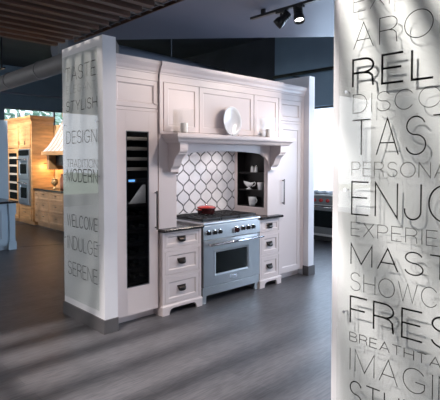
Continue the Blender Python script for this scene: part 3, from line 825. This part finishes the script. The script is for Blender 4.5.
track(5.0, .6, 2.9, 2.955, 'black lighting track hidden behind the near word panel', 3.0)
lamp_head('track_spotlight', (5.0, 2.45, 2.845), (3.9, 3.83, 2.0), 'black track spotlight aimed at the platter from the right', .09, 68, 70, WARM, size=.09)
lamp_head('track_spotlight', (5.0, 2.10, 2.845), (5.05, 3.87, 1.1), 'added black track spotlight brightening the tall pantry cabinet', .09, 95, 66, (1, .93, .88), size=.08)  # extra fill lamp, added to lift the pantry front
lamp_head('track_spotlight', (5.0, 1.00, 2.845), (8.3, 5.2, 3.9), 'added black track spotlight turned up to brighten the navy side wall', .09, 300, 90, (.85, .92, 1))  # extra lamp, added only to wash light over the navy wall
lamp_head('track_spotlight', (5.0, 1.70, 2.845), (3.6, 3.83, 1.0), 'black track spotlight aimed at the stove from the right', .09, 66, 70, WARM, size=.09)
# lamps above the slats, their beams come down between the boards
track(.2, .4, 5.0, 4.42, 'black lighting track under the dark ceiling above the wood slats', 4.5)
for yy, en, tg, sz, ang, kl in ((4.15, 115, (1.9, 4.2, .6), .12, 90, (1, .90, .82)), (1.75, 840, (2.0, 1.05, 1.1), .14, 84, (1, .94, .89)), (2.95, 1050, (.6, 2.1, 0), .05, 76, (1, .93, .90))):
    lamp_head('track_spotlight', (.2, yy, 4.24), tg, 'black track spotlight shining down through the wood slats', .155, en, ang, kl, size=sz, blend=.5, r=.11)

# ------------------------------------------------------------------ honey wood kitchen at far left (fronts look to -x)
bm = B(); box(bm, 5.06, 5.16, 8.7, 13.0, 0, 2.45); struct('wall_kitchen', bm, mat('warm kitchen wall', (.52, .33, .17), .6))
t = thing('oven_tower', (4.76, 12.5, 0), 'tall honey wood cabinet housing a double oven, far left', 'cabinet')
x0, x1, y0, y1 = 4.50, 5.05, 11.31, 12.94
bm = B(); box(bm, x0, x1, y0, y1, .08, 2.56, .004); box(bm, x0+.05, x1, y0+.02, y1, 0, .08); put('carcass', bm, HONEY, t)
bm = B()
rings = []
for o, z in [(0, 2.52), (.01, 2.53), (.02, 2.56), (.05, 2.60), (.06, 2.62), (.06, 2.66)]:
    rings.append([bm.verts.new(p) for p in ((x0-o, y0-o, z), (x1, y0-o, z), (x1, y1+o, z), (x0-o, y1+o, z))])
for a, b in zip(rings, rings[1:]):
    for i in range(4): bm.faces.new((a[i], a[(i+1) % 4], b[(i+1) % 4], b[i]))
bm.faces.new(rings[0][::-1]); bm.faces.new(rings[-1]); put('crown', bm, HONEY, t)
for a, b in ((11.36, 11.71), (11.72, 12.08), (12.14, 12.90)):
    bm = B(); panel_door(bm, a, b, 1.90, 2.46, x0-.02, th=.0205, stile=.07, facing='x'); dd = put('upper_door', bm, HONEY, t)
    bm = B(); tube(bm, [(x0-.03, b-.04, 1.96), (x0-.03, b-.04, 2.06)], .007, 8); put('handle', bm, BRONZE, dd)
for a, b in ((11.36, 12.08), (12.14, 12.90)):
    bm = B(); panel_door(bm, a, b, .10, .44, x0-.02, th=.0205, stile=.06, facing='x'); dd = put('drawer', bm, HONEY, t)
    bm = B(); tube(bm, [(x0-.035, (a+b)/2-.08, .30), (x0-.035, (a+b)/2+.08, .30)], .007, 8); put('handle', bm, BRONZE, dd)
bm = B(); panel_door(bm, 12.14, 12.90, .47, 1.86, x0-.02, th=.0205, stile=.09, facing='x', hole=True); dd = put('glass_door', bm, HONEY, t)
boxobj('pane', OVENGL, dd, x0-.008, x0-.003, 12.22, 12.82, .55, 1.78)
for z in (.75, .98, 1.2, 1.42, 1.62): boxobj('rack', BEECH, dd, x0-.012, x0-.0085, 12.24, 12.80, z, z+.05)
o = thing('double_oven', (4.46, 11.72, .48), 'blue steel double wall oven built into the honey wood tower', 'oven')
bm = B(); box(bm, 4.46, 4.498, 11.38, 12.06, .48, 1.86, .003); put('front_frame', bm, OVENB, o)
for z0, z1 in ((.52, 1.08), (1.12, 1.66)):
    bm = B(); panel_door(bm, 11.40, 12.04, z0, z1, 4.438, th=.0215, stile=.10, facing='x'); dd = put('oven_door', bm, OVENB, o)
    boxobj('window', OVENGL, dd, 4.444, 4.4505, 11.50, 11.94, z0+.13, z1-.17)
    bm = B(); tube(bm, [(4.40, 11.44, z1-.06), (4.40, 12.00, z1-.06)], .013, 10)
    for yy in (11.48, 11.96): tube(bm, [(4.40, yy, z1-.06), (4.44, yy, z1-.06)], .008, 8)
    put('handle', bm, CHROME, dd)
bm = B(); box(bm, 4.448, 4.4595, 11.40, 12.04, 1.70, 1.83, .002); put('control_panel', bm, OVENGL, o)

t = thing('drawer_run', (4.8, 10.2, 0), 'honey wood bank of drawers below the bleached hood, far left', 'cabinet')
x0, x1, y0, y1 = 4.56, 5.055, 8.9, 11.30
bm = B(); box(bm, x0, x1, y0, y1, .09, .868, .003); box(bm, x0+.06, x1, y0, y1, 0, .09); put('carcass', bm, HONEYH, t)
for a, b in ((8.93, 9.70), (9.72, 10.48), (10.50, 11.02), (11.04, 11.28)):
    for z0, z1 in ((.11, .36), (.38, .62), (.64, .85)):
        bm = B(); panel_door(bm, a, b, z0, z1, x0-.02, th=.0205, stile=.045, recess=.008, facing='x'); dd = put('drawer', bm, HONEYH, t)
        bm = B(); tube(bm, [(x0-.035, (a+b)/2-.05, (z0+z1)/2+.03), (x0-.035, (a+b)/2+.05, (z0+z1)/2+.03)], .007, 8); put('handle', bm, BRONZE, dd)
bm = B(); box(bm, 4.52, 5.055, 8.88, 11.305, .869, .907, .004)
tag(put('countertop', bm, STONE), 'dark countertop on the honey wood drawers, far left', 'countertop')
# slatted hood
t = thing('range_hood', (4.8, 10.0, 1.70), 'bleached wood range hood with flared boarded sides, far left', 'hood')
bm = B()
ht = [(4.58, 8.95, 1.79), (4.58, 10.86, 1.79), (5.055, 10.86, 1.79), (5.055, 8.95, 1.79)]
hp = [(4.98, 9.22, 2.60), (4.98, 10.55, 2.60), (5.055, 10.55, 2.60), (5.055, 9.22, 2.60)]
K = 7; lo_ring = []; hi_ring = []
for s in range(K+1):
    u = s/K; zc = 1.79+(2.60-1.79)*u; k = u**.75
    lo_ring.append([bm.verts.new(Vector(a).lerp(Vector(b), k).xy.to_3d() + Vector((0, 0, zc))) for a, b in zip(ht, hp)])
for a, b in zip(lo_ring, lo_ring[1:]):
    for i in range(4): bm.faces.new((a[i], a[(i+1) % 4], b[(i+1) % 4], b[i]))
bm.faces.new(lo_ring[0][::-1]); bm.faces.new(lo_ring[-1])
put('canopy', bm, HOODW, t)
bm = B()
for i in range(10):
    ya = 8.95+1.91*i/9; yb = 9.22+1.33*i/9; pts = []
    for s in range(K+1):
        u = s/K; k = u**.75; pts.append((4.58+(4.98-4.58)*k-.003, ya+(yb-ya)*k, 1.79+.81*u))
    tube(bm, pts, .007, 6)
put('batten', bm, mat('brown hood joint', (.38, .25, .17), .4), t)
bm = B(); box(bm, 4.55, 5.055, 8.92, 10.89, 1.70, 1.789, .006); put('band', bm, HONEY, t)
bm = B(); box(bm, 4.94, 5.055, 9.16, 10.61, 2.602, 2.70, .01); put('crown', bm, HONEY, t)
bm = B(); prism(bm, [(5.055, 1.70), (4.66, 1.70), (4.68, 1.62), (4.80, 1.52), (4.93, 1.46), (4.96, 1.34), (5.055, 1.34)], 10.70, 10.80, 'y') if False else prism(bm, [(4.66, 10.70), (5.055, 10.70), (5.055, 10.82), (4.66, 10.82)], 1.36, 1.699, 'z'); put('bracket', bm, HONEY, t)
bm = B(); box(bm, 4.80, 5.055, 9.1, 10.66, 1.46, 1.699, .004); put('liner', bm, BLACK, t)
bm = B(); prism(bm, [(4.62, 1.94), (4.62, 1.92), (4.7, 1.92)], 10.9, 10.91, 'y'); bm.free()
# urn and jar on the counter
c = thing('urn', (4.80, 10.72, .907), 'gold footed urn on the far left dark counter', 'urn')
bm = B(); lathe(bm, [(r*.78, z*.72) for r, z in [(0, .001), (.075, .001), (.070, .02), (.028, .04), (.024, .09), (.06, .12), (.10, .18), (.105, .24), (.085, .28), (.075, .31), (.10, .335), (.09, .335), (.06, .30), (0, .30)]], (4.80, 10.72, .9075), 24); put('body', bm, GOLD, c)
c = thing('jar', (4.84, 10.30, .907), 'reddish brown jar on the far left dark counter', 'jar')
bm = B(); lathe(bm, [(0, .001), (.09, .001), (.10, .05), (.10, .26), (.07, .30), (.07, .33), (0, .33)], (4.84, 10.30, .907), 22); put('body', bm, COPPER, c)
bm = B(); lathe(bm, [(0, .329), (.085, .329), (.08, .355), (.02, .365), (.02, .385), (0, .39)], (4.84, 10.30, .907), 22); put('lid', bm, COPPER, c)
def lamp_point(loc, e, col, r=.05):
    L = bpy.data.lights.new('lamp_glow', 'POINT'); L.energy = e; L.color = col; L.shadow_soft_size = r
    o = bpy.data.objects.new('lamp_glow', L); C.objects.link(o); o.location = loc
bm = B(); box(bm, 4.74, 5.0, 10.98, 11.18, 1.50, 1.52, .003); box(bm, 5.0, 5.06, 11.06, 11.10, 1.50, 1.52); tag(put('wall_lamp', bm, BRONZE), 'small bronze shelf lamp glowing over the far left counter', 'lamp')
lamp_point((4.85, 11.05, 1.42), 9, (1, .62, .25))
# warm ceiling spots on that kitchen
track(3.1, 9.0, 13.0, 3.30, 'black lighting track facing the honey wood kitchen', 4.5)
for yy, tg in ((9.6, (4.6, 10.2, 2.0)), (11.4, (4.5, 11.6, 2.2)), (12.6, (4.5, 12.6, 1.8))):
    lamp_head('track_spotlight', (3.1, yy, 3.17), tg, 'small black spotlight aimed at the honey wood kitchen', .11, 290, 66, (1, .90, .80))

# island and pale blue wall end
t = thing('kitchen_island', (1.8, 8.95, 0), 'pale blue kitchen island with a corner post, far left', 'island')
x0, x1, y0, y1 = .6, 3.10, 8.50, 9.40
bm = B(); box(bm, x0, x1-.10, y0+.03, y1, .08, .826, .003); box(bm, x0, x1-.12, y0+.08, y1, 0, .08); put('carcass', bm, BLUEW, t)
for a, b in ((.65, 1.40), (1.42, 2.17), (2.19, 2.93)):
    bm = B(); panel_door(bm, a, b, .11, .80, y0+.008, th=.022, stile=.09); put('door', bm, BLUEW, t)
for yy in (y0+.06, y1-.06):
    bm = B(); xx = x1-.075
    for (h0, h1, r) in ((0, .14, .066), (.14, .17, .055), (.17, .62, .050), (.62, .65, .060), (.65, .826, .064)): box(bm, xx-r, xx+r, yy-r, yy+r, h0, h1, .006)
    put('post', bm, BLUEW, t)
bm = B(); box(bm, x0-.03, x1+.02, y0-.03, y1+.03, .827, .862, .004)
tag(put('countertop', bm, STONE), 'dark countertop on the pale blue island, far left', 'countertop')
bm = B(); box(bm, 2.3, 3.47, 9.95, 10.12, 0, 2.40); struct('wall_display', bm, BLUEW)

# small fixture on the duct at far left, hanging sign-like lamp in front of the clerestory window
c = thing('duct_spotlight', (1.48, 7.66, 2.72), 'small black spotlight below the grey duct at far left', 'spotlight')
bm = B(); lathe(bm, [(0, 0), (.05, 0), (.055, .02), (.05, .13), (.03, .15), (0, .15)], (1.48, 7.66, 2.72), 16); put('lamp_head', bm, BLACK, c)
bm = B(); tube(bm, [(1.48, 7.66, 2.86), (1.48, 7.66, 3.0)], .012, 8); put('stem', bm, BLACK, c)

# ------------------------------------------------------------------ second stainless range at far right
t = thing('stove', (7.85, 4.95, 0), 'stainless range with red knobs in front of the bright window, far right', 'stove')
x0, x1, y0, y1 = 7.60, 8.25, 4.45, 5.70
bm = B(); box(bm, x0+.04, x1, y0, y1, .12, .90, .003); put('body', bm, STEEL, t)
for ya in (y0+.03, y1-.09):
    for xa in (x0+.06, x1-.09): boxobj('leg', STEEL, t, xa, xa+.05, ya, ya+.05, 0, .121)
bm = B(); box(bm, x0+.05, x0+.08, y0+.02, y1-.02, .03, .12); put('kick_panel', bm, BLACK, t)
bm = B(); box(bm, x0, x0+.039, y0+.01, y1-.01, .17, .72, .004); dd = put('oven_door', bm, DSTEEL, t)
boxobj('oven_window', OVENGL, dd, x0-.004, x0+.001, y0+.10, y1-.10, .30, .62)
bm = B(); tube(bm, [(x0-.05, y0+.05, .69), (x0-.05, y1-.05, .69)], .016, 10)
for yy in (y0+.1, y1-.1): tube(bm, [(x0-.05, yy, .69), (x0+.002, yy, .69)], .009, 8)
put('handle', bm, CHROME, dd)
bm = B(); box(bm, x0+.005, x0+.039, y0, y1, .735, .90, .004); cp = put('control_panel', bm, DSTEEL, t)
for k in range(8):
    M = Matrix.Translation((x0+.006, y0+.10+k*.15, .815)) @ Matrix.Rotation(-PI/2, 4, 'Y')
    bm = B(); lathe(bm, [(0, -.002), (.036, -.002), (.036, .012), (.030, .040), (0, .044)], (0, 0, 0), 18, M=M); put('knob', bm, RED, cp)
bm = B(); box(bm, x0, x1, y0, y1, .901, .930, .004); put('cooktop', bm, STEEL, t)
bm = B()
for k in range(7): box(bm, x0+.03, x1-.03, y0+.05+k*.19, y0+.07+k*.19, .931, .962, .002)
for xx in (x0+.05, x0+.32, x1-.07): box(bm, xx, xx+.02, y0+.04, y1-.04, .9305, .950)
put('grate', bm, IRON, t)

# ------------------------------------------------------------------ outdoors
bm = B(); box(bm, -25, 13, 15.3, 60, -.25, -.15); struct('ground', bm, GRASS)
bm = B(); box(bm, 8.9, 160, -60, 15.25, -.25, -.15); box(bm, 13.1, 160, 15.25, 120, -.25, -.15); struct('ground_side', bm, mat('pale paving', (.92, .93, .94), .8))
def tree(x, y, h, r, label):
    t = thing('tree', (x, y, -.15), label, 'tree', 'green trees outside the back windows')
    bm = B(); tube(bm, [(x, y, -.15), (x+.1, y, h*.4), (x, y, h*.7)], [.16, .12, .07], 10); put('trunk', bm, BARK, t)
    bm = B()
    for k in range(260):
        a = random.uniform(0, 2*PI); ph = math.acos(random.uniform(-1, 1)); rr = r*random.uniform(.55, 1.05)
        c = Vector((x+rr*math.sin(ph)*math.cos(a), y+rr*math.sin(ph)*math.sin(a), h*.72+rr*math.cos(ph)*.9))
        s = random.uniform(.14, .34); Mx = Matrix.Translation(c) @ Matrix.Rotation(random.uniform(0, 3), 4, Vector((random.random(), random.random(), random.random()+.1)).normalized()) @ Matrix.Diagonal((s, s*.8, s*.25, 1))
        bmesh.ops.create_icosphere(bm, subdivisions=1, radius=1, matrix=Mx)
    put('crown', bm, LEAF, t)
for (x, y, h, r, lb) in ((-2.2, 20, 4.2, 1.6, 'round green tree outside, seen as a reflection in the left glass panel'), (1.2, 21.5, 4.6, 1.8, 'green tree outside the wide back window'),
                         (7.8, 21, 5.2, 1.7, 'green tree outside the clerestory window over the honey wood tower'), (11.6, 23, 5.0, 1.7, 'green tree outside the clerestory window, behind the hood')):
    tree(x, y, h, r, lb)

# ------------------------------------------------------------------ light
w = bpy.data.worlds.new('sky'); S.world = w; w.use_nodes = True
bg = w.node_tree.nodes['Background']; bg.inputs[0].default_value = (.87, .88, 1.0, 1); bg.inputs[1].default_value = 2.15
def area(name, loc, target, sx, sy, e, col):
    L = bpy.data.lights.new(name, 'AREA'); L.shape = 'RECTANGLE'; L.size = sx; L.size_y = sy; L.energy = e; L.color = col
    o = bpy.data.objects.new(name, L); C.objects.link(o); o.location = loc; aim(o, target); return o
area('daylight_side_window', (8.62, 2.7, 1.8), (0, 2.7, 1.0), 7.0, 1.9, 400, (.58, .75, 1.0))
area('fill_left_window', (-5.4, 8.2, 1.8), (2, 6.5, 1.0), 6.4, 2.8, 110, (1.0, .96, .92))  # added fill lamp outside the unseen left window

# ------------------------------------------------------------------ camera
cam = bpy.data.cameras.new('camera'); co = bpy.data.objects.new('camera', cam); C.objects.link(co)
cam.sensor_width = 36; cam.lens = 467/440*36
co.location = (0, 0, 1.6)
co.rotation_euler = (math.radians(88), 0, -math.atan2(467/677, 490/677))
cam.shift_y = -(200-(159.5+467*math.tan(math.radians(2))))/440
cam.clip_start = .02; cam.clip_end = 200
S.camera = co
S.view_settings.view_transform = 'Standard'; S.view_settings.look = 'None'
S.view_settings.exposure = 0.0; S.view_settings.gamma = 1.0; S.view_settings.use_curve_mapping = False
